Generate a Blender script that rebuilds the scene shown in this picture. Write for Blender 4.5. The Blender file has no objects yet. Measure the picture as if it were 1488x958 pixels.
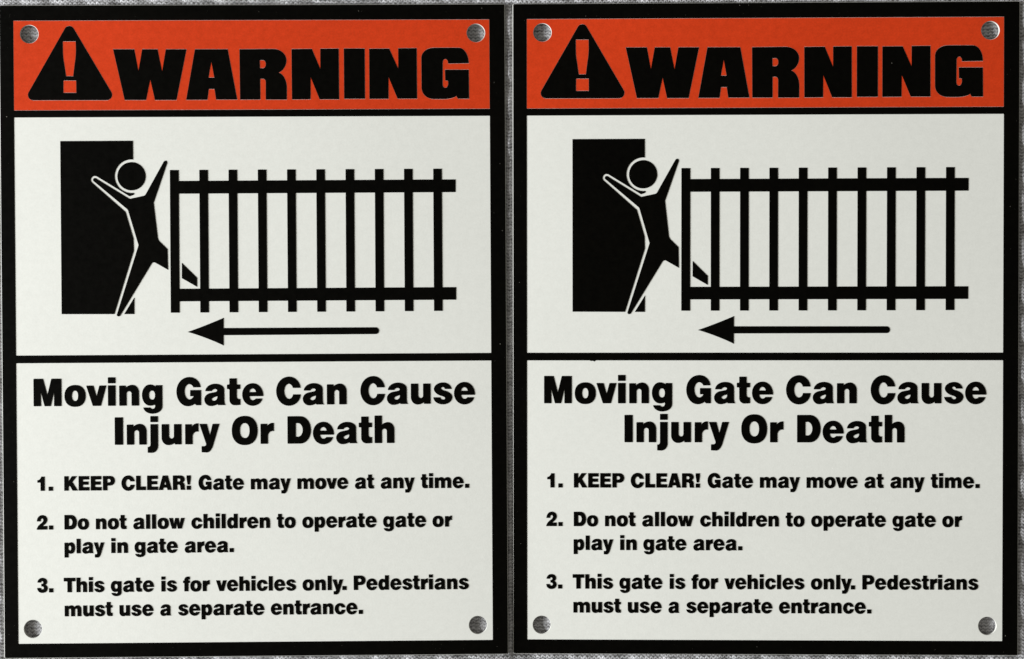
import bpy, bmesh, math, random
import numpy as np
from mathutils import Vector, Euler
from mathutils.geometry import tessellate_polygon

# ------------------------------------------------------------------ camera, light, exposure
MM = 0.001
scene = bpy.context.scene
scene.render.engine = 'CYCLES'
cam_data = bpy.data.cameras.new('camera')
cam_data.lens = 50.0
cam_data.sensor_width = 36.0
cam_data.sensor_fit = 'HORIZONTAL'
cam_data.clip_start = 0.01
cam_data.clip_end = 50.0
cam = bpy.data.objects.new('camera', cam_data)
scene.collection.objects.link(cam)
scene.camera = cam

world = bpy.data.worlds.new('World')
scene.world = world
world.use_nodes = True
wbg = world.node_tree.nodes['Background']
wbg.inputs['Color'].default_value = (1.0, 0.96, 0.84, 1)
wbg.inputs['Strength'].default_value = 0.23

def area_light(name, loc, target, size, size_y, power, color):
    l = bpy.data.lights.new(name, 'AREA')
    l.shape = 'RECTANGLE'; l.size = size; l.size_y = size_y
    l.energy = power; l.color = color
    o = bpy.data.objects.new(name, l)
    o.location = loc
    o.rotation_euler = (Vector(target) - Vector(loc)).to_track_quat('-Z', 'Y').to_euler()
    scene.collection.objects.link(o)
    return o
# daylight from a window to the left of the bed, a little towards the viewer
area_light('window_light', (-2.60, -0.25, 0.52), (0.0, -0.02, 0.0), 1.30, 0.86, 250.0, (0.98, 1.0, 1.0))

scene.view_settings.view_transform = 'Standard'
scene.view_settings.look = 'None'
scene.view_settings.exposure = 0.0
scene.view_settings.gamma = 1.0

DATA = {'A': '-36.98,128.44 -31.95,156.45 -13.87,156.39 -8.79,128.48 -20.44,128.52 -21.27,134.38 -24.49,134.39 -25.28,128.40|-24.58,140.71 -22.99,149.60 '
      '-21.36,140.70',
 'G': '119.67,148.19 ~119.73,156.83 114.09,156.85 100.67,156.89 ~93.50,156.91 93.46,151.28 93.49,134.64 ~93.45,128.40 100.48,128.38 105.57,128.36 '
      '~111.12,128.34 112.75,130.18 113.66,128.56 119.82,128.53 119.69,144.63 106.51,144.67 106.65,138.75 108.18,138.52 108.31,137.36 ~108.29,134.59 '
      '106.63,134.59 ~105.15,134.60 105.16,136.45 105.24,148.47 ~105.25,150.64 106.64,150.63 ~108.26,150.63 108.25,148.69 108.24,148.09',
 'H': 361.67,
 'I': '50.49,156.61 62.01,156.58 62.02,128.66 50.50,128.70',
 'N': '21.50,156.36 32.72,156.46 37.35,145.23 37.42,156.54 47.58,156.59 47.67,128.43 36.91,128.47 31.92,140.86 31.83,128.49 21.58,128.45',
 'N2': '64.52,156.45 75.61,156.50 80.57,145.31 80.64,156.63 90.86,156.69 90.91,128.64 80.14,128.68 75.13,140.71 75.05,128.61 64.52,128.60',
 'R': '-7.31,156.37 11.03,156.49 ~18.64,156.51 18.60,150.14 ~18.56,144.84 14.17,143.33 ~18.77,142.30 18.72,134.92 18.67,128.37 7.05,128.41 '
      '7.12,138.19 ~7.13,139.95 5.61,139.95 4.00,139.96 4.00,128.43 -7.16,128.47|3.84,150.20 5.69,150.28 ~7.21,150.28 7.19,148.11 ~7.18,145.80 '
      '5.65,145.81 3.95,145.82',
 'W': '-77.18,156.59 -65.51,156.55 -63.32,144.43 -61.10,156.54 -52.65,156.51 -50.22,144.16 -48.05,156.50 -36.65,156.46 -42.41,128.37 -54.28,128.41 '
      '-56.79,139.80 -59.20,128.43 -71.00,128.48',
 'arrow': '-37.24,-0.27 ~-26.88,3.15 -17.20,7.49 -17.24,1.79 67.07,1.75 ~68.98,1.74 68.97,-0.17 ~68.96,-2.08 67.04,-2.07 -17.27,-2.22 -17.27,-7.95 '
          '~-26.92,-3.08',
 'body': '-88.81,83.79 ~-89.10,84.63 -88.45,85.20 ~-87.65,85.69 -86.86,84.93 -68.76,73.71 -60.72,75.43 ~-60.15,75.65 -59.76,76.34 -49.88,93.95 '
         '~-49.34,94.98 -48.50,94.86 ~-47.59,94.55 -47.79,93.41 -55.43,71.48 -53.30,52.36 ~-53.16,50.83 -52.21,49.99 -47.95,45.77 -47.75,34.24 '
         '-54.80,38.25 ~-55.93,38.79 -56.70,37.88 -74.30,9.12 ~-74.84,8.28 -75.67,8.59 ~-76.51,8.90 -76.28,9.59 -64.11,47.64 -63.99,47.99 '
         '-64.10,48.37 -69.70,67.46 -70.03,67.92',
 'camz': 785.615,
 'defect': [[-97.97, -16.89], [-93.38, -16.89], [-96.05, -17.65], [-94.72, -17.73], [-99.44, 174.05], [-136.28, 26.33], [-147.19, 178.68],
            [127.89, -75.23]],
 'door': '-106.79,105.86 -66.67,105.91 -66.64,95.54 -66.59,95.46 -67.36,95.51 -68.14,95.49 -68.91,95.41 -69.68,95.27 -70.43,95.06 -71.16,94.79 '
         '-71.86,94.46 -72.54,94.07 -73.18,93.63 -73.78,93.13 -74.33,92.59 -74.84,91.99 -75.30,91.36 -75.71,90.70 -76.05,90.00 -76.34,89.27 '
         '-76.57,88.53 -76.73,87.76 -76.83,86.99 -76.86,86.21 -76.83,85.43 -76.73,84.66 -76.56,83.90 -76.34,83.15 -76.05,82.43 -75.71,81.73 '
         '-75.30,81.07 -74.84,80.44 -74.33,79.85 -73.77,79.31 -73.17,78.82 -72.53,78.38 -71.86,78.00 -71.15,77.67 -70.42,77.41 -69.67,77.21 '
         '-68.91,77.07 -68.13,77.00 -67.36,76.99 -66.58,77.05 -66.26,76.86 -66.27,76.33 ~-66.35,75.95 -66.84,75.80 -68.71,75.08 -86.39,85.99 '
         '~-87.60,86.76 -88.78,86.31 ~-90.16,85.59 -90.02,84.10 ~-89.99,83.34 -89.50,82.92 -71.00,66.48 -66.73,51.78 -66.57,44.99 -77.61,9.82 '
         '-106.78,9.96|-66.53,18.97 -66.60,9.77 -72.24,9.80',
 'dustL': [[136.83, 92.4], [137.95, 55.08], [127.21, 178.76], [3.48, 177.19], [58.78, 177.41], [133.83, 137.45], [-133.83, -82.78], [-136.09, 119.42],
           [136.4, -7.91], [10.24, -177.73], [135.24, 90.04]],
 'dustR': [[-99.44, 174.05], [-136.28, 26.33], [-14.14, 179.5], [-9.2, 179.66], [-135.61, -119.38], [134.99, 67.96], [-4.23, -176.66],
           [133.12, -170.01], [69.73, 147.18]],
 'foot': '-40.10,38.06 -31.71,29.80 -31.75,24.72 -40.17,29.58',
 'head': '-59.76,86.17 -59.82,87.20 -60.01,88.21 -60.33,89.18 -60.77,90.11 -61.34,90.96 -62.00,91.74 -62.77,92.42 -63.62,92.99 -64.53,93.45 '
         '-65.50,93.79 -66.50,93.99 -67.52,94.06 -68.55,94.00 -69.55,93.80 -70.52,93.48 -71.45,93.03 -72.30,92.46 -73.08,91.79 -73.76,91.02 '
         '-74.33,90.17 -74.79,89.25 -75.13,88.28 -75.34,87.27 -75.42,86.25 -75.36,85.22 -75.17,84.21 -74.85,83.24 -74.40,82.31 -73.84,81.46 '
         '-73.17,80.68 -72.41,80.00 -71.56,79.43 -70.65,78.97 -69.68,78.63 -68.68,78.43 -67.66,78.36 -66.63,78.42 -65.63,78.61 -64.65,78.94 '
         '-63.73,79.39 -62.87,79.96 -62.10,80.63 -61.42,81.40 -60.84,82.25 -60.38,83.17 -60.04,84.14 -59.83,85.15',
 'holes': [[-123.42, 165.07], [123.78, 165.01], [123.18, -164.59], [-123.94, -164.77]],
 'lines': [('heading', 1, -41.02, [('Moving', -122.6, -51.51), ('Gate', -43.58, 4.44), ('Can', 11.71, 50.66), ('Cause', 58.46, 122.09)]),
           ('heading', 1, -62.71, [('Injury', -77.88, -19.98), ('Or', -13.06, 10.17), ('Death', 17.85, 77.06)]),
           ('rule', 0.527, -88.02,
            [('1.', -120.91, -112.42), ('KEEP', -106.06, -78.14), ('CLEAR!', -74.45, -36.06), ('Gate', -31.75, -6.71), ('may', -2.74, 19.32),
             ('move', 23.1, 51.22), ('at', 55.09, 65.5), ('any', 69.4, 88.17), ('time.', 91.7, 118.53)]),
           ('rule', 0.527, -109.58,
            [('2.', -121.47, -112.49), ('Do', -106.13, -92.7), ('not', -88.74, -71.95), ('allow', -68.07, -39.64), ('children', -35.87, 7.69),
             ('to', 11.52, 21.88), ('operate', 25.7, 66.86), ('gate', 70.58, 94.42), ('or', 98.1, 108.84)]),
           ('rule', 0.527, -122.89, [('play', -106.21, -84.25), ('in', -80.32, -71.22), ('gate', -67.45, -43.6), ('area.', -39.64, -12.55)]),
           ('rule', 0.527, -144.5,
            [('3.', -121.49, -112.71), ('This', -106.77, -84.39), ('gate', -80.77, -56.96), ('is', -52.76, -44.23), ('for', -40.68, -26.04),
             ('vehicles', -22.41, 21.88), ('only.', 25.59, 49.95), ('Pedestrians', 54.05, 117.99)]),
           ('rule', 0.527, -157.89,
            [('must', -106.37, -80.02), ('use', -76.06, -57.35), ('a', -53.46, -47.63), ('separate', -43.51, 4.17), ('entrance.', 7.88, 58.95)])],
 'panelpts': [(-132.431, 172.482), (131.266, 172.563), (-132.144, 122.979), (131.255, 122.698), (-131.917, 118.87), (131.231, 118.798),
              (-132.192, -12.77), (131.2, -12.898), (-132.001, -17.239), (131.215, -17.153), (-132.311, -173.064), (131.451, -172.888)],
 'pickets': ['-46.37,89.62 -41.46,89.60 -41.51,10.41 -46.42,10.44', '-30.08,89.64 -25.31,89.62 -25.30,10.43 -30.07,10.46',
             '-13.89,89.66 -9.13,89.63 -9.11,10.45 -13.88,10.48', '2.31,89.67 7.07,89.64 7.09,10.47 2.32,10.50',
             '18.51,89.68 23.29,89.65 23.30,10.48 18.53,10.51', '34.73,89.68 39.50,89.66 39.50,10.50 34.73,10.52',
             '50.95,89.69 55.73,89.67 55.70,10.52 50.93,10.54', '67.18,89.71 71.95,89.69 71.92,10.54 67.14,10.57',
             '83.40,89.72 88.17,89.70 88.16,10.57 83.38,10.59', '99.63,89.73 104.41,89.71 104.41,10.61 99.62,10.63'],
 'poseL': [-142.96313, -0.86386, -4.63411, 0.00783, 0.01268, 0.0056],
 'poseR': [140.45491, 0.02413, -3.92259, 0.01229, -0.02013, 0.00072],
 'rails': ['-44.48,83.52 112.06,83.75 112.01,76.64 -44.54,76.42', '-44.64,23.72 112.03,23.85 111.99,16.81 -44.70,16.69'],
 'triangle': '-103.70,168.11 -103.26,168.69 -102.69,169.14 -102.02,169.42 -101.30,169.53 -100.59,169.44 -99.92,169.16 -99.34,168.72 -98.90,168.15 '
             '-78.36,132.87 -78.06,132.15 -77.96,131.38 -78.07,130.61 -78.37,129.89 -78.84,129.28 -79.46,128.80 -80.18,128.51 -80.95,128.41 '
             '-121.43,128.49 -122.18,128.59 -122.89,128.89 -123.50,129.35 -123.97,129.96 -124.26,130.68 -124.36,131.44 -124.26,132.20 '
             '-123.97,132.91|-104.95,161.02 -97.79,161.00 -97.68,155.79 ~-97.84,151.60 -98.39,148.94 -99.29,141.76 -103.28,141.77 -104.31,148.96 '
             '~-104.93,151.63 -104.93,155.81|-104.78,139.38 -97.68,139.35 -97.66,132.54 -104.84,132.57',
 'unit': 0.041039}
cam.location = (0, 0, DATA['camz'] * MM)

# ------------------------------------------------------------------ node helpers / materials
class NB:
    def __init__(self, name):
        self.m = bpy.data.materials.new(name); self.m.use_nodes = True
        self.t = self.m.node_tree; self.n = self.t.nodes
        self.b = self.n['Principled BSDF']
        self.co = self.n.new('ShaderNodeTexCoord')
    def link(self, a, b): self.t.links.new(a, b)
    def noise(self, scale, detail=3.0, rough=0.5, stretch=(1, 1, 1), rot=0.0, off=(0, 0, 0)):
        mp = self.n.new('ShaderNodeMapping')
        mp.inputs['Scale'].default_value = stretch
        mp.inputs['Rotation'].default_value = (0, 0, rot)
        mp.inputs['Location'].default_value = off
        self.link(self.co.outputs['Object'], mp.inputs['Vector'])
        x = self.n.new('ShaderNodeTexNoise')
        x.inputs['Scale'].default_value = scale
        x.inputs['Detail'].default_value = detail
        x.inputs['Roughness'].default_value = rough
        self.link(mp.outputs['Vector'], x.inputs['Vector'])
        return x.outputs['Fac']
    def rng(self, v, a, b, c, d):
        x = self.n.new('ShaderNodeMapRange')
        x.inputs['From Min'].default_value = a; x.inputs['From Max'].default_value = b
        x.inputs['To Min'].default_value = c; x.inputs['To Max'].default_value = d
        self.link(v, x.inputs['Value']); return x.outputs['Result']
    def math(self, op, a, b=None):
        x = self.n.new('ShaderNodeMath'); x.operation = op
        for i, v in enumerate((a, b)):
            if v is None: continue
            if isinstance(v, (int, float)): x.inputs[i].default_value = v
            else: self.link(v, x.inputs[i])
        return x.outputs[0]
    def mix(self, f, a, b):
        x = self.n.new('ShaderNodeMix'); x.data_type = 'RGBA'
        if isinstance(f, (int, float)): x.inputs['Factor'].default_value = f
        else: self.link(f, x.inputs['Factor'])
        for i, v in ((6, a), (7, b)):
            if isinstance(v, tuple): x.inputs[i].default_value = v + (1,)
            else: self.link(v, x.inputs[i])
        return x.outputs[2]
    def bump(self, h, strength, dist, prev=None):
        x = self.n.new('ShaderNodeBump')
        x.inputs['Strength'].default_value = strength
        x.inputs['Distance'].default_value = dist
        self.link(h, x.inputs['Height'])
        if prev is not None: self.link(prev, x.inputs['Normal'])
        return x.outputs['Normal']

def ink(name, col, var, rough, spec):
    k = NB(name)
    n = k.noise(260, 4, 0.6); n2 = k.noise(950, 3, 0.6); n3 = k.noise(14, 2, 0.5)
    f = k.math('ADD', k.math('MULTIPLY', n, 0.35), k.math('ADD', k.math('MULTIPLY', n2, 0.45), k.math('MULTIPLY', n3, 0.2)))
    lo = tuple(c * (1 - var) for c in col); hi = tuple(c * (1 + var) for c in col)
    k.link(k.mix(k.rng(f, 0.36, 0.64, 0, 1), lo, hi), k.b.inputs['Base Color'])
    k.link(k.rng(n, 0.3, 0.7, rough - 0.05, rough + 0.06), k.b.inputs['Roughness'])
    k.b.inputs['Specular IOR Level'].default_value = spec
    k.link(k.bump(n2, 0.12, 0.0001), k.b.inputs['Normal'])
    return k.m

M_white = ink('white_styrene', (0.82, 0.825, 0.785), 0.042, 0.5, 0.2)
M_orange = ink('orange_screen_ink', (0.64, 0.047, 0.0088), 0.13, 0.5, 0.10)
M_black = ink('black_screen_ink', (0.0014, 0.0012, 0.0007), 0.5, 0.5, 0.035)
M_edge = ink('white_cut_edge', (0.46, 0.455, 0.43), 0.05, 0.6, 0.2)
M_dust = ink('pale_dust', (0.16, 0.15, 0.13), 0.3, 0.9, 0.1)

def fabric_material():
    k = NB('heather_grey_knit')
    # melange yarn: short pale and dark fibres lying along the courses
    a = k.noise(1250, 3, 0.6, stretch=(0.50, 1.0, 1), rot=0.05)
    b = k.noise(430, 4, 0.62, stretch=(0.42, 1.0, 1), rot=0.05, off=(3, 1, 0))
    c = k.noise(120, 3, 0.55, stretch=(0.5, 1.0, 1), off=(7, 2, 0))
    f = k.math('ADD', k.math('MULTIPLY', a, 0.28), k.math('ADD', k.math('MULTIPLY', b, 0.46), k.math('MULTIPLY', c, 0.26)))
    # jersey stitches: rows of small slanting V's
    sep = k.n.new('ShaderNodeSeparateXYZ'); k.link(k.co.outputs['Object'], sep.inputs[0])
    y = k.math('ADD', sep.outputs['Y'], k.math('MULTIPLY', k.noise(45, 3, 0.5), 0.0045))
    x = k.math('ADD', sep.outputs['X'], k.math('MULTIPLY', k.noise(55, 3, 0.5, off=(5, 5, 0)), 0.0035))
    u = k.math('FRACT', k.math('MULTIPLY', x, 1 / 0.00260))
    v = k.math('ABSOLUTE', k.math('SUBTRACT', u, 0.5))
    ph = k.math('ADD', k.math('MULTIPLY', y, 1 / 0.00190), k.math('MULTIPLY', v, 0.75))
    row = k.math('SINE', k.math('MULTIPLY', ph, 2 * math.pi))
    edge = k.rng(v, 0.36, 0.50, 0.0, -0.8)
    st = k.math('ADD', row, edge)
    f2 = k.math('ADD', f, k.math('MULTIPLY', st, 0.066))
    ramp = k.n.new('ShaderNodeValToRGB')
    e = ramp.color_ramp.elements
    e[0].position = 0.33; e[0].color = (0.10, 0.098, 0.103, 1)
    e[1].position = 0.69; e[1].color = (0.66, 0.66, 0.695, 1)
    m = e.new(0.50); m.color = (0.41, 0.407, 0.425, 1)
    k.link(f2, ramp.inputs['Fac'])
    k.link(ramp.outputs['Color'], k.b.inputs['Base Color'])
    k.b.inputs['Roughness'].default_value = 0.95
    k.b.inputs['Specular IOR Level'].default_value = 0.1
    k.b.inputs['Sheen Weight'].default_value = 0.15
    n1 = k.bump(st, 0.42, 0.0004)
    k.link(k.bump(a, 0.2, 0.0004, n1), k.b.inputs['Normal'])
    return k.m
M_fabric = fabric_material()

# ------------------------------------------------------------------ outline parser
def parse(txt, steps=9, kk=0.56):
    loops = []
    for c in txt.split('|'):
        toks = c.split(); pts = []
        if toks[0] == 'E':
            cx, cy, rx, ry = map(float, toks[1].split(','))
            n = 40; p = 2.0 / 2.25
            for i in range(n):
                t = 2 * math.pi * i / n; co, si = math.cos(t), math.sin(t)
                pts.append((cx + rx * math.copysign(abs(co) ** p, co), cy + ry * math.copysign(abs(si) ** p, si)))
            loops.append(pts); continue
        seq = [(t[0] == '~', tuple(map(float, t.lstrip('~').split(',')))) for t in toks]
        n = len(seq)
        for i, (off, P) in enumerate(seq):
            if not off: pts.append(P); continue
            A = seq[i - 1][1]; B = seq[(i + 1) % n][1]
            P1 = (A[0] + kk * (P[0] - A[0]), A[1] + kk * (P[1] - A[1]))
            P2 = (B[0] + kk * (P[0] - B[0]), B[1] + kk * (P[1] - B[1]))
            for s in range(1, steps):
                t = s / steps; u = 1 - t
                pts.append(tuple(u ** 3 * A[j] + 3 * u * u * t * P1[j] + 3 * u * t * t * P2[j] + t ** 3 * B[j] for j in (0, 1)))
        q = []
        for P in pts:
            if not q or math.hypot(P[0] - q[-1][0], P[1] - q[-1][1]) > 1e-4: q.append(P)
        if math.hypot(q[0][0] - q[-1][0], q[0][1] - q[-1][1]) < 1e-4: q.pop()
        loops.append(q)
    return loops

def area(l):
    return 0.5 * sum(l[i - 1][0] * l[i][1] - l[i][0] * l[i - 1][1] for i in range(len(l)))

def offset(l, d):                                # grow an outer outline (or shrink a hole) by d
    sgn = 1 if area(l) > 0 else -1
    out = []; n = len(l)
    for i in range(n):
        a, b, c = l[i - 1], l[i], l[(i + 1) % n]
        def nr(p, q):
            dx, dy = q[0] - p[0], q[1] - p[1]; L = math.hypot(dx, dy) or 1
            return (dy / L * sgn, -dx / L * sgn)
        n1, n2 = nr(a, b), nr(b, c)
        mx, my = n1[0] + n2[0], n1[1] + n2[1]; L2 = mx * mx + my * my
        k = 2 * d / max(L2, 0.7)
        out.append((b[0] + mx * k, b[1] + my * k))
    return out

def sheet(shapes, z0, z1):
    """shapes: list of loop groups (outer + holes) in mm. Top face at z1, walls down to z0."""
    V = []; F = []
    for loops in shapes:
        base = len(V); flat = [p for l in loops for p in l]
        V += [(x * MM, y * MM, z1 * MM) for x, y in flat]
        tris = tessellate_polygon([[Vector((x, y, 0)) for x, y in l] for l in loops])
        for a, b, c in tris:
            A, B, C = flat[a], flat[b], flat[c]
            cr = (B[0] - A[0]) * (C[1] - A[1]) - (B[1] - A[1]) * (C[0] - A[0])
            if abs(cr) < 1e-9: continue
            F.append((base + a, base + b, base + c) if cr > 0 else (base + a, base + c, base + b))
        b2 = len(V)
        V += [(x * MM, y * MM, z0 * MM) for x, y in flat]
        o = 0
        for li, l in enumerate(loops):
            n = len(l); ccw = (area(l) > 0) == (li == 0)
            for i in range(n):
                j = (i + 1) % n
                q = (base + o + i, b2 + o + i, b2 + o + j, base + o + j)
                F.append(q if ccw else q[::-1])
            o += n
    me = bpy.data.meshes.new('sheet'); me.from_pydata(V, [], F); me.update()
    return me

def link(name, me, mat, parent=None, **props):
    me.name = name
    if mat is not None and not me.materials: me.materials.append(mat)
    o = bpy.data.objects.new(name, me)
    scene.collection.objects.link(o)
    if parent is not None: o.parent = parent
    for k_, v in props.items(): o[k_] = v
    return o

# ------------------------------------------------------------------ the heavy grotesque alphabet of the sign
GL = {
'M': (26, 26, "0,0 0,370 127,370 185,150 240,370 373,370 373,0 275,0 275,190 228,0 147,0 97,190 97,0"),
'o': (17, 13, "E 141.5,136,141.5,147|E 141,137,43,71"),
'v': (-3, -3, "0,274 96,274 138,128 178,274 270,274 195,0 88,0"),
'i': (26, 26, "0,0 0,275 100,275 100,0|*0,304 0,384 100,384 100,304"),
'n': (26, 26, "0,0 0,271 88,271 88,241 ~118,281 172,281 ~264,281 264,180 264,0 166,0 166,163 ~166,196 131,196 ~97,196 97,160 97,0"),
'g': (17, 26, "272,274 186,274 186,256 ~150,284 105,284 ~0,284 0,142 ~0,-2 108,-2 ~150,-2 177,14 177,-8 ~177,-46 140,-46 ~115,-46 110,-28 17,-28 ~30,-111 138,-111 ~272,-111 272,-10|E 134,140,42,62"),
'G': (17, 27, "324,243 ~316,382 172,382 ~0,382 0,185 ~0,-13 155,-13 ~208,-13 246,22 266,0 330,0 330,205 185,205 185,123 232,123 ~214,78 172,78 ~108,78 108,190 ~108,287 172,287 ~214,287 230,243"),
'a': (20, 18, "13,190 ~22,289 145,289 ~267,289 267,212 268,60 ~269,12 283,0 185,0 177,14 ~138,-12 88,-12 ~0,-12 0,78 ~0,150 82,164 150,177 ~175,182 175,200 ~172,218 143,218 ~108,218 97,190|177,120 ~98,107 98,80 ~98,57 128,57 ~174,60 177,105"),
't': (7, 12, "33,360 130,360 130,277 177,277 177,216 130,216 130,115 ~130,80 160,80 177,80 177,2 ~150,-3 105,-3 ~33,-3 33,70 33,216 0,216 0,277 33,277"),
'e': (17, 13, "283,118 ~288,293 140,293 ~0,293 0,140 ~0,-12 140,-12 ~252,-12 270,85 182,85 ~168,63 138,63 ~97,63 96,118|95,173 ~97,222 140,222 ~183,222 186,173"),
'C': (17, 10, "328,227 ~314,380 172,380 ~0,380 0,182 ~0,-15 170,-15 ~320,-15 330,138 228,138 ~222,78 170,78 ~107,78 107,182 ~107,283 170,283 ~215,283 226,227"),
'u': (26, 26, "0,274 98,274 98,115 ~98,78 132,78 ~166,78 166,115 166,274 265,274 265,0 177,0 177,26 ~148,-9 92,-9 ~0,-9 0,92"),
's': (15, 9, "0,86 93,86 ~97,54 130,54 ~160,54 160,76 ~158,92 120,103 ~8,128 8,200 ~12,288 132,288 ~238,288 245,200 157,200 ~153,226 130,226 ~103,226 103,210 ~103,192 140,180 ~256,158 256,90 ~252,-9 130,-9 ~4,-9 0,86"),
'I': (26, 26, "0,0 0,370 109,370 109,0"),
'j': (-12, 26, "40,275 140,275 140,-15 ~140,-112 55,-112 2,-110 2,-33 ~40,-36 40,0|*40,304 40,384 140,384 140,304"),
'r': (26, 4, "0,0 0,271 88,271 88,236 ~112,283 160,283 177,281 177,172 160,173 ~97,173 97,105 97,0"),
'y': (-3, -3, "0,275 98,275 139,122 178,275 268,275 180,-18 ~150,-112 100,-112 28,-109 28,-28 62,-28 ~90,-26 90,4"),
'O': (17, 15, "E 172.5,182,172.5,197|E 173,181,66,102"),
'D': (26, 12, "0,0 0,370 170,370 ~315,370 315,185 ~315,0 170,0|110,92 110,278 140,278 ~206,278 206,185 ~206,92 140,92"),
'h': (26, 26, "0,0 0,372 98,372 98,246 ~128,282 178,282 ~265,282 265,185 265,0 166,0 166,163 ~166,195 131,195 ~98,195 98,160 98,0"),
'1': (14, 60, "176,0 78,0 78,212 0,212 0,270 ~78,272 98,365 176,365"),
'2': (10, 18, "0,0 ~0,88 118,165 ~172,198 172,248 ~172,288 134,288 ~97,288 95,212 5,212 ~8,372 137,372 ~268,372 268,255 ~268,190 205,138 ~168,110 150,92 268,92 268,0"),
'3': (14, 14, "0,115 90,115 ~92,76 130,76 ~172,76 172,116 ~172,155 130,155 108,155 108,222 125,222 ~160,222 160,256 ~160,292 128,292 ~95,292 95,255 8,255 ~14,374 130,374 ~252,374 252,275 ~252,212 203,195 ~266,176 266,105 ~262,-12 130,-12 ~0,-12 0,115"),
'.': (28, 28, "0,0 0,104 104,104 104,0"),
'K': (26, 0, "0,0 0,370 108,370 108,235 196,370 320,370 205,220 342,0 214,0 138,138 108,95 108,0"),
'E': (26, 14, "0,0 0,370 265,370 265,283 106,283 106,230 250,230 250,148 106,148 106,88 272,88 272,0"),
'P': (26, 8, "0,0 0,370 180,370 ~302,370 302,247 ~302,124 180,124 107,124 107,0|107,205 107,292 152,292 ~197,292 197,248 ~197,205 152,205"),
'L': (26, 5, "0,0 0,370 108,370 108,92 243,92 243,0"),
'A': (0, 0, "0,0 102,370 226,370 328,0 224,0 208,60 120,60 104,0|137,136 190,136 163,232"),
'R': (26, 14, "0,0 0,370 185,370 ~293,370 293,272 ~293,208 236,192 ~290,182 291,110 ~292,24 306,0 202,0 ~188,12 188,82 ~186,136 150,136 107,136 107,0|107,215 107,292 148,292 ~189,292 189,253 ~189,215 148,215"),
'!': (22, 26, "0,370 104,370 104,300 80,135 24,135 0,300|*0,0 0,106 104,106 104,0"),
'm': (26, 26, "0,0 0,271 86,271 86,241 ~114,281 164,281 ~222,281 245,234 ~274,281 332,281 ~423,281 423,180 423,0 326,0 326,163 ~326,196 293,196 ~260,196 260,160 260,0 163,0 163,163 ~163,196 130,196 ~97,196 97,160 97,0"),
'w': (-3, -3, "0,274 95,274 128,118 158,274 243,274 273,118 305,274 398,274 323,0 226,0 200,136 173,0 76,0"),
'l': (26, 26, "0,0 0,372 100,372 100,0"),
'd': (17, 26, "268,0 268,372 170,372 170,258 ~145,283 100,283 ~0,283 0,137 ~0,-10 98,-10 ~152,-10 180,25 180,0|E 134,137,38,63"),
'p': (26, 17, "0,-106 0,274 88,274 88,246 ~118,284 172,284 ~268,284 268,137 ~268,-10 165,-10 ~122,-10 98,16 98,-106|E 134,137,38,63"),
'c': (17, 10, "272,170 ~262,284 140,284 ~0,284 0,137 ~0,-11 140,-11 ~268,-11 275,112 178,112 ~172,64 140,64 ~98,64 98,137 ~98,211 140,211 ~172,211 178,170"),
'f': (7, -2, "32,0 32,216 0,216 0,277 32,277 32,290 ~32,379 120,379 171,377 171,305 155,306 ~132,306 132,288 132,277 171,277 171,216 132,216 132,0"),
'T': (8, 6, "0,280 0,370 294,370 294,280 201,280 201,0 93,0 93,280"),
}
KERN = {('r', 'y'): 14, ('A', 'R'): 0, ('y', '.'): -45, ('r', 'a'): -4}
def glyph(ch):
    l, r, txt = GL[ch]
    groups = []
    for c in txt.split('|'):
        star = c.startswith('*')
        lp = parse(c.lstrip('*'))[0]
        if not groups or star: groups.append([lp])
        else: groups[-1].append(lp)
    xs = [p[0] for g in groups for lp in g for p in lp]
    return l, r, max(xs) - min(xs), groups
GC = {c: glyph(c) for c in GL}

def soften(lp, r):                              # ink spreads: corners are very slightly rounded
    out = []; n = len(lp)
    for i in range(n):
        a, b, c = lp[i - 1], lp[i], lp[(i + 1) % n]
        d1 = math.hypot(a[0] - b[0], a[1] - b[1]); d2 = math.hypot(c[0] - b[0], c[1] - b[1])
        if d1 < 1e-6 or d2 < 1e-6: continue
        cosv = ((a[0] - b[0]) * (c[0] - b[0]) + (a[1] - b[1]) * (c[1] - b[1])) / (d1 * d2)
        if cosv < -0.9 or min(d1, d2) < 2.2 * r: out.append(b); continue
        p = (b[0] + (a[0] - b[0]) * r / d1, b[1] + (a[1] - b[1]) * r / d1)
        q = (b[0] + (c[0] - b[0]) * r / d2, b[1] + (c[1] - b[1]) * r / d2)
        m = (0.25 * p[0] + 0.5 * b[0] + 0.25 * q[0], 0.25 * p[1] + 0.5 * b[1] + 0.25 * q[1])
        out += [p, m, q]
    return out

def word_shapes(word, x0, x1, yb, unit, grow):
    adv = []; pen = 0; prev = None
    for i, ch in enumerate(word):
        l, r, w, g = GC[ch]
        if i: pen += GC[word[i - 1]][1] + l + KERN.get((word[i - 1], ch), 0)
        adv.append(pen); pen += w
    nat = pen * unit; real = x1 - x0
    gs = 1.0 + 0.55 * (real / nat - 1)           # glyphs take half the difference, gaps the rest
    gsum = sum(GC[c][2] for c in word) * unit * gs
    gap_nat = nat - sum(GC[c][2] for c in word) * unit
    add = (real - gsum - gap_nat) / max(1, len(word) - 1)
    if len(word) == 1: gs = real / nat; add = 0
    out = []; x = x0
    for i, ch in enumerate(word):
        l, r, w, groups = GC[ch]
        if i: x += (GC[word[i - 1]][1] + l + KERN.get((word[i - 1], ch), 0)) * unit + add
        for g in groups:
            out.append([soften(offset([(x + px * unit * gs, yb + py * unit) for px, py in lp], grow * unit * (1 if i_ == 0 else -1)), 8 * unit + 0.05) for i_, lp in enumerate(g)])
        x += w * unit * gs
    return out, real / nat

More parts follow.
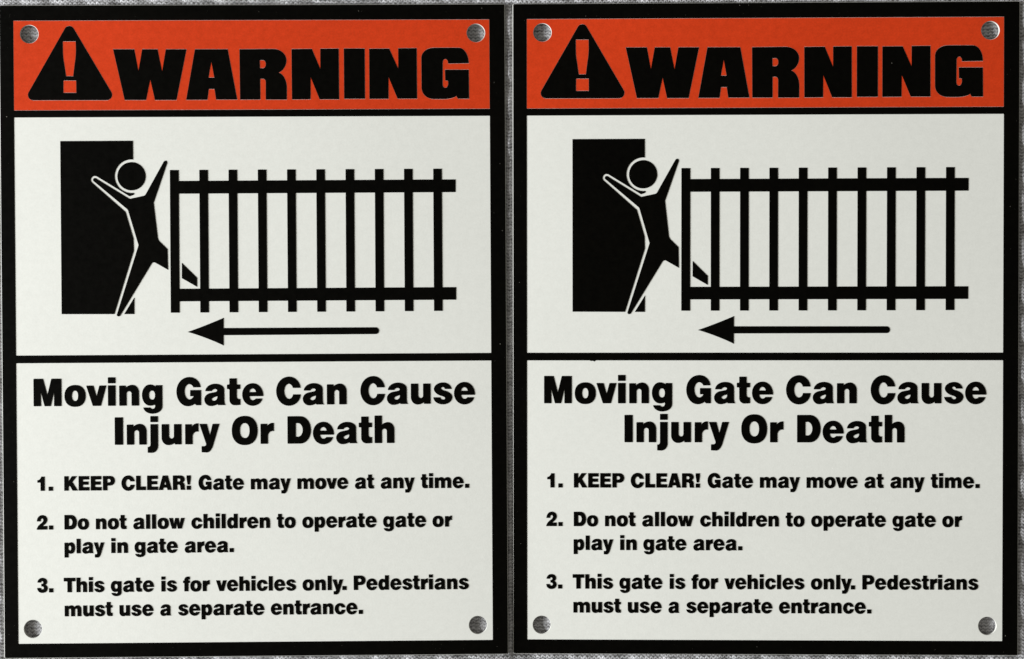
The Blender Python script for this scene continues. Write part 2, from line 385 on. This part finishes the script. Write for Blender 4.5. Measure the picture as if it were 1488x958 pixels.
# ------------------------------------------------------------------ the sign
SW, SH = 279.4, DATA['H']
MARGIN = 0.30; BEV = 0.28; THICK = 1.5
HR = 4.92
L_, R_ = -SW / 2, SW / 2; T_, B_ = SH / 2, -SH / 2
PX0, PX1 = -132.15, 131.3
OR = (172.52, 122.88); P1 = (118.98, -12.87); P2 = (-17.16, -172.99)

def circ(c, r, n=56): return [(c[0] + r * math.cos(2 * math.pi * i / n), c[1] + r * math.sin(2 * math.pi * i / n)) for i in range(n)]
def rrect(x0, y0, x1, y1, r, n=5):
    out = []
    for cx, cy, a in ((x1 - r, y1 - r, 0), (x0 + r, y1 - r, 90), (x0 + r, y0 + r, 180), (x1 - r, y0 + r, 270)):
        for i in range(n + 1):
            t = math.radians(a + 90 * i / n); out.append((cx + r * math.cos(t), cy + r * math.sin(t)))
    return out

def build_panel():
    V = []; F = []
    def ring(l, z):
        b = len(V); V.extend([(x * MM, y * MM, z * MM) for x, y in l]); return b, len(l)
    def bridge(r1, r2, flip):
        (a, n), (b, _) = r1, r2
        for i in range(n):
            j = (i + 1) % n
            q = (a + i, b + i, b + j, a + j); F.append(q[::-1] if flip else q)
    prof = [(BEV * math.sin(t), -BEV * (1 - math.cos(t))) for t in [math.pi / 2 * i / 4 for i in range(5)]]
    tops = []; bots = []
    m = MARGIN
    stacks = []
    for (off, z) in prof + [(BEV, -THICK)]:
        e = m - BEV + off
        stacks.append(ring(rrect(L_ - e, B_ - e, R_ + e, T_ + e, 0.9), z))
    for a, b in zip(stacks, stacks[1:]): bridge(a, b, False)
    tops.append(rrect(L_ - m + BEV, B_ - m + BEV, R_ + m - BEV, T_ + m - BEV, 0.9)); loops_i = [stacks[0]]; loops_b = [stacks[-1]]
    bots.append(rrect(L_ - m, B_ - m, R_ + m, T_ + m, 0.9))
    for h in DATA['holes']:
        st = []
        for (off, z) in prof + [(BEV, -THICK)]:
            st.append(ring(circ(h, HR + BEV - off), z))
        for a, b in zip(st, st[1:]): bridge(a, b, True)
        tops.append(circ(h, HR + BEV)); bots.append(circ(h, HR)); loops_i.append(st[0]); loops_b.append(st[-1])
    for polys, idx, up in ((tops, loops_i, True), (bots, loops_b, False)):
        mp = [b + i for b, n in idx for i in range(n)]
        flat = [p for l in polys for p in l]
        for a, b, c in tessellate_polygon([[Vector((x, y, 0)) for x, y in l] for l in polys]):
            A, B, C = flat[a], flat[b], flat[c]
            cr = (B[0] - A[0]) * (C[1] - A[1]) - (B[1] - A[1]) * (C[0] - A[0])
            t = (mp[a], mp[b], mp[c]); F.append(t if (cr > 0) == up else t[::-1])
    me = bpy.data.meshes.new('panel'); me.from_pydata(V, [], F); me.update()
    me.materials.append(M_white); me.materials.append(M_edge)
    for p in me.polygons:
        if abs(p.normal.z) < 0.99: p.material_index = 1
    return me

Z1, Z2, Z3 = 0.05, 0.075, 0.10                  # ink film heights, millimetres
def group_loops(txt, soft=0.12, outer_each=False):
    lp = [soften(l, soft) for l in parse(txt)]
    return [[l] for l in lp] if outer_each else [lp]

def letters_ink(shapes, parent, name, mat, z=Z3, **props):
    return link(name, sheet(shapes, 0.0, z), mat, parent, **props)

def build_sign(label):
    root = bpy.data.objects.new('warning_sign', None)
    root.empty_display_size = 0.05
    scene.collection.objects.link(root)
    root['label'] = label; root['category'] = 'sign'; root['group'] = 'gate warning signs laid side by side'
    link('panel', build_panel(), M_white, root)
    # black frame with its two cross bars
    fr = [rrect(L_, B_, R_, T_, 0.55)]
    for y1, y0 in (OR, P1, P2): fr.append(rrect(PX0, y0, PX1, y1, 0.18, 2))
    link('border_frame', sheet([fr], 0.0, Z2), M_black, root)
    g = 0.10                                     # hairline of bare white between orange and black
    hl = DATA['holes']
    band = [rrect(PX0 + g, OR[1] + g, PX1 - g, OR[0] - g, 0.18, 2)] + [circ(h, HR + BEV - 0.04) for h in hl[:2]]
    # the orange is knocked out a hair wider than the black printed into it
    caps = ['W', 'A', 'R', 'N', 'I', 'N2', 'G']
    tri = parse(DATA['triangle'])
    outer_k = [offset(parse(DATA[c])[0], 0.11) for c in caps] + [offset(tri[0], 0.11)]
    header = [band + outer_k]
    islands = []
    for c in caps:
        for l in parse(DATA[c])[1:]: islands.append([offset(l, -0.11)])
    for l in tri[1:]: islands.append([offset(l, -0.11)])
    link('header_band', sheet(header + islands, 0.0, Z1), M_orange, root)
    link('alert_triangle', sheet([[tri[0]] + tri[1:]], 0.0, Z3), M_black, root)
    for c in caps:
        link('letter', sheet(group_loops(DATA[c]), 0.0, Z3), M_black, root)
    link('pictogram_post', sheet(group_loops(DATA['door'], 0.25, True), 0.0, Z3), M_black, root)
    link('pictogram_head', sheet(group_loops(DATA['head']), 0.0, Z3), M_black, root)
    link('pictogram_body', sheet(group_loops(DATA['body']), 0.0, Z3), M_black, root)
    link('pictogram_foot', sheet(group_loops(DATA['foot'], 0.2), 0.0, Z3), M_black, root)
    for r in DATA['rails']: link('gate_rail', sheet(group_loops(r, 0.25), 0.0, Z2 + 0.01), M_black, root)
    for r in DATA['pickets']: link('gate_picket', sheet(group_loops(r, 0.25), 0.0, Z3), M_black, root)
    link('arrow', sheet(group_loops(DATA['arrow'], 0.15), 0.0, Z3), M_black, root)
    for kind, sc, yb, words in DATA['lines']:
        shapes = []
        for w, x0, x1 in words:
            s, ratio = word_shapes(w, x0, x1, yb, DATA['unit'] * sc, 1.5 if kind == 'heading' else 2.6)
            if abs(ratio - 1) > 0.035: print('WORD', w, round(ratio, 3))
            shapes += s
        link('heading_line' if kind == 'heading' else 'rule_line', sheet(shapes, 0.0, Z3), M_black, root)
    return root

def place(root, pose):
    root.location = (pose[0] * MM, pose[1] * MM, pose[2] * MM)
    root.rotation_euler = (pose[3], pose[4], pose[5])

def copy_sign(src, label):
    r = src.copy(); scene.collection.objects.link(r); r['label'] = label
    for ch in src.children:
        c = ch.copy(); scene.collection.objects.link(c); c.parent = r
    return r

sign_l = build_sign('orange, white and black gate warning sign on the left, in the brighter window light')
place(sign_l, DATA['poseL'])
sign_r = copy_sign(sign_l, 'gate warning sign on the right, dimmer, with a small ink bleed under its middle bar')
place(sign_r, DATA['poseR'])

# small print flaw under the middle bar of the right sign
d = DATA['defect']
bleed = [(d[0][0], d[0][1] + .5), (d[0][0], d[0][1] + .05), (d[2][0] - .9, d[2][1] + .32), (d[2][0] - .3, d[2][1] + .12), (d[2][0] + .2, d[2][1] + .3),
         (d[3][0] - .4, d[3][1] + .22), (d[3][0], d[3][1] - .05), (d[3][0] + .6, d[3][1] + .25), (d[1][0] - .2, d[1][1] + .1), (d[1][0], d[1][1] + .5)]
link('ink_bleed', sheet([[bleed]], 0.0, Z1), M_black, sign_r, label='small lump of black ink below the middle bar')

# a little dust and lint on the black borders
def dust(parent, pts, seed):
    rnd = random.Random(seed); bm = bmesh.new()
    pts = list(pts)
    for i in range(70):
        s = rnd.choice('LRTB')
        if s in 'LR': x = (L_ + rnd.uniform(.8, 6.5)) if s == 'L' else (R_ - rnd.uniform(.8, 7)); y = rnd.uniform(B_ + 2, T_ - 2)
        else: y = (B_ + rnd.uniform(.8, 7)) if s == 'B' else (T_ - rnd.uniform(.8, 7)); x = rnd.uniform(L_ + 2, R_ - 2)
        pts.append((x, y))
    for i, (x, y) in enumerate(pts):
        big = i < 9
        a = rnd.uniform(0, math.pi); L = rnd.uniform(.22, .42) if big else rnd.uniform(.05, .14); w = L * rnd.uniform(.3, .7)
        r = bmesh.ops.create_icosphere(bm, subdivisions=1, radius=1.0)
        for v in r['verts']:
            px, py, pz = v.co; px *= L; py *= w; pz *= w * .5
            v.co = ((x + px * math.cos(a) - py * math.sin(a)) * MM, (y + px * math.sin(a) + py * math.cos(a)) * MM, (Z2 + w * .3 + pz) * MM)
    me = bpy.data.meshes.new('dust'); bm.to_mesh(me); bm.free()
    link('dust', me, M_dust, parent, kind='stuff')
dust(sign_l, DATA['dustL'], 3)
dust(sign_r, DATA['dustR'], 5)

# ------------------------------------------------------------------ the knitted fabric underneath
def plane_of(pose):
    R = Euler(pose[3:6]).to_matrix(); n = R @ Vector((0, 0, 1)); p = Vector(pose[:3])
    return n, p
def build_fabric():
    nL, pL = plane_of(DATA['poseL']); nR, pR = plane_of(DATA['poseR'])
    X0, X1, Y0, Y1, st = -470.0, 470.0, -360.0, 360.0, 1.0
    nx = int((X1 - X0) / st) + 1; ny = int((Y1 - Y0) / st) + 1
    xs = np.linspace(X0, X1, nx); ys = np.linspace(Y0, Y1, ny)
    X, Y = np.meshgrid(xs, ys)
    def hz(n, p, X, Y): return p[2] - (n[0] * (X - p[0]) + n[1] * (Y - p[1])) / n[2]
    Xc = np.clip(X, -300, 300)
    zL = hz(nL, pL, Xc, np.clip(Y, -200, 200)); zR = hz(nR, pR, Xc, np.clip(Y, -200, 200))
    t = np.clip((X + 1.0 + 5.0) / 10.0, 0, 1); t = t * t * (3 - 2 * t)
    # the gap between the signs leans a little from the foot to the head of the picture
    Z = zL * (1 - t) + zR * t
    rng = np.random.RandomState(4)
    def smooth(scale, seed):
        r = np.random.RandomState(seed); w = np.zeros_like(X)
        for k in range(7):
            a = r.uniform(0, 2 * np.pi); f = 2 * np.pi / (scale * r.uniform(.7, 1.5))
            w += np.sin((X * np.cos(a) + Y * np.sin(a)) * f + r.uniform(0, 6.28))
        return w / 7 ** .5
    # ribs quilted into the cloth: rounded ridge, then a narrow slanting groove every 17.8 mm
    ph = (X + 0.83 * Y - 5.1 + 1.0 * smooth(70, 1)) / 18.05
    u = ph - np.floor(ph)
    ss = lambda t: np.clip(t, 0, 1) ** 2 * (3 - 2 * np.clip(t, 0, 1))
    rib = ss(u / 0.16) * (1 - ss((u - 0.45) / 0.55) ** 1.3)
    # the plates press into the soft cloth: it stands a little higher outside their outlines
    up = np.ones_like(X)
    for pose in (DATA['poseL'], DATA['poseR']):
        ca, sa = math.cos(pose[5]), math.sin(pose[5])
        lx = (X - pose[0]) * ca + (Y - pose[1]) * sa; ly = -(X - pose[0]) * sa + (Y - pose[1]) * ca
        dd = np.maximum(np.abs(lx) - SW / 2 - 0.3, np.abs(ly) - SH / 2 - 0.3)
        up = np.minimum(up, np.clip((dd + 0.4) / 1.8, 0, 1))
    Z = Z + 1.45 * up
    Z = Z - THICK - 0.25 - 0.55 * (1 - rib) + 0.10 * (smooth(22, 2) - 1.2) + 0.05 * smooth(5, 6) - 0.1
    me = bpy.data.meshes.new('fabric')
    co = np.stack([X, Y, Z], -1).reshape(-1, 3) * MM
    i = np.arange((nx - 1) * (ny - 1)); r = i // (nx - 1); c = i % (nx - 1); a = r * nx + c
    q = np.stack([a, a + 1, a + nx + 1, a + nx], 1).astype(np.int32)
    me.vertices.add(len(co)); me.vertices.foreach_set('co', co.ravel().astype(np.float32))
    me.loops.add(q.size); me.loops.foreach_set('vertex_index', q.ravel())
    me.polygons.add(len(q)); me.polygons.foreach_set('loop_start', np.arange(0, q.size, 4, dtype=np.int32))
    me.polygons.foreach_set('use_smooth', np.ones(len(q), bool))
    me.update(calc_edges=True); me.validate()
    return link('fabric', me, M_fabric, None, kind='structure', label='heather grey ribbed knit fabric under both signs')
build_fabric()
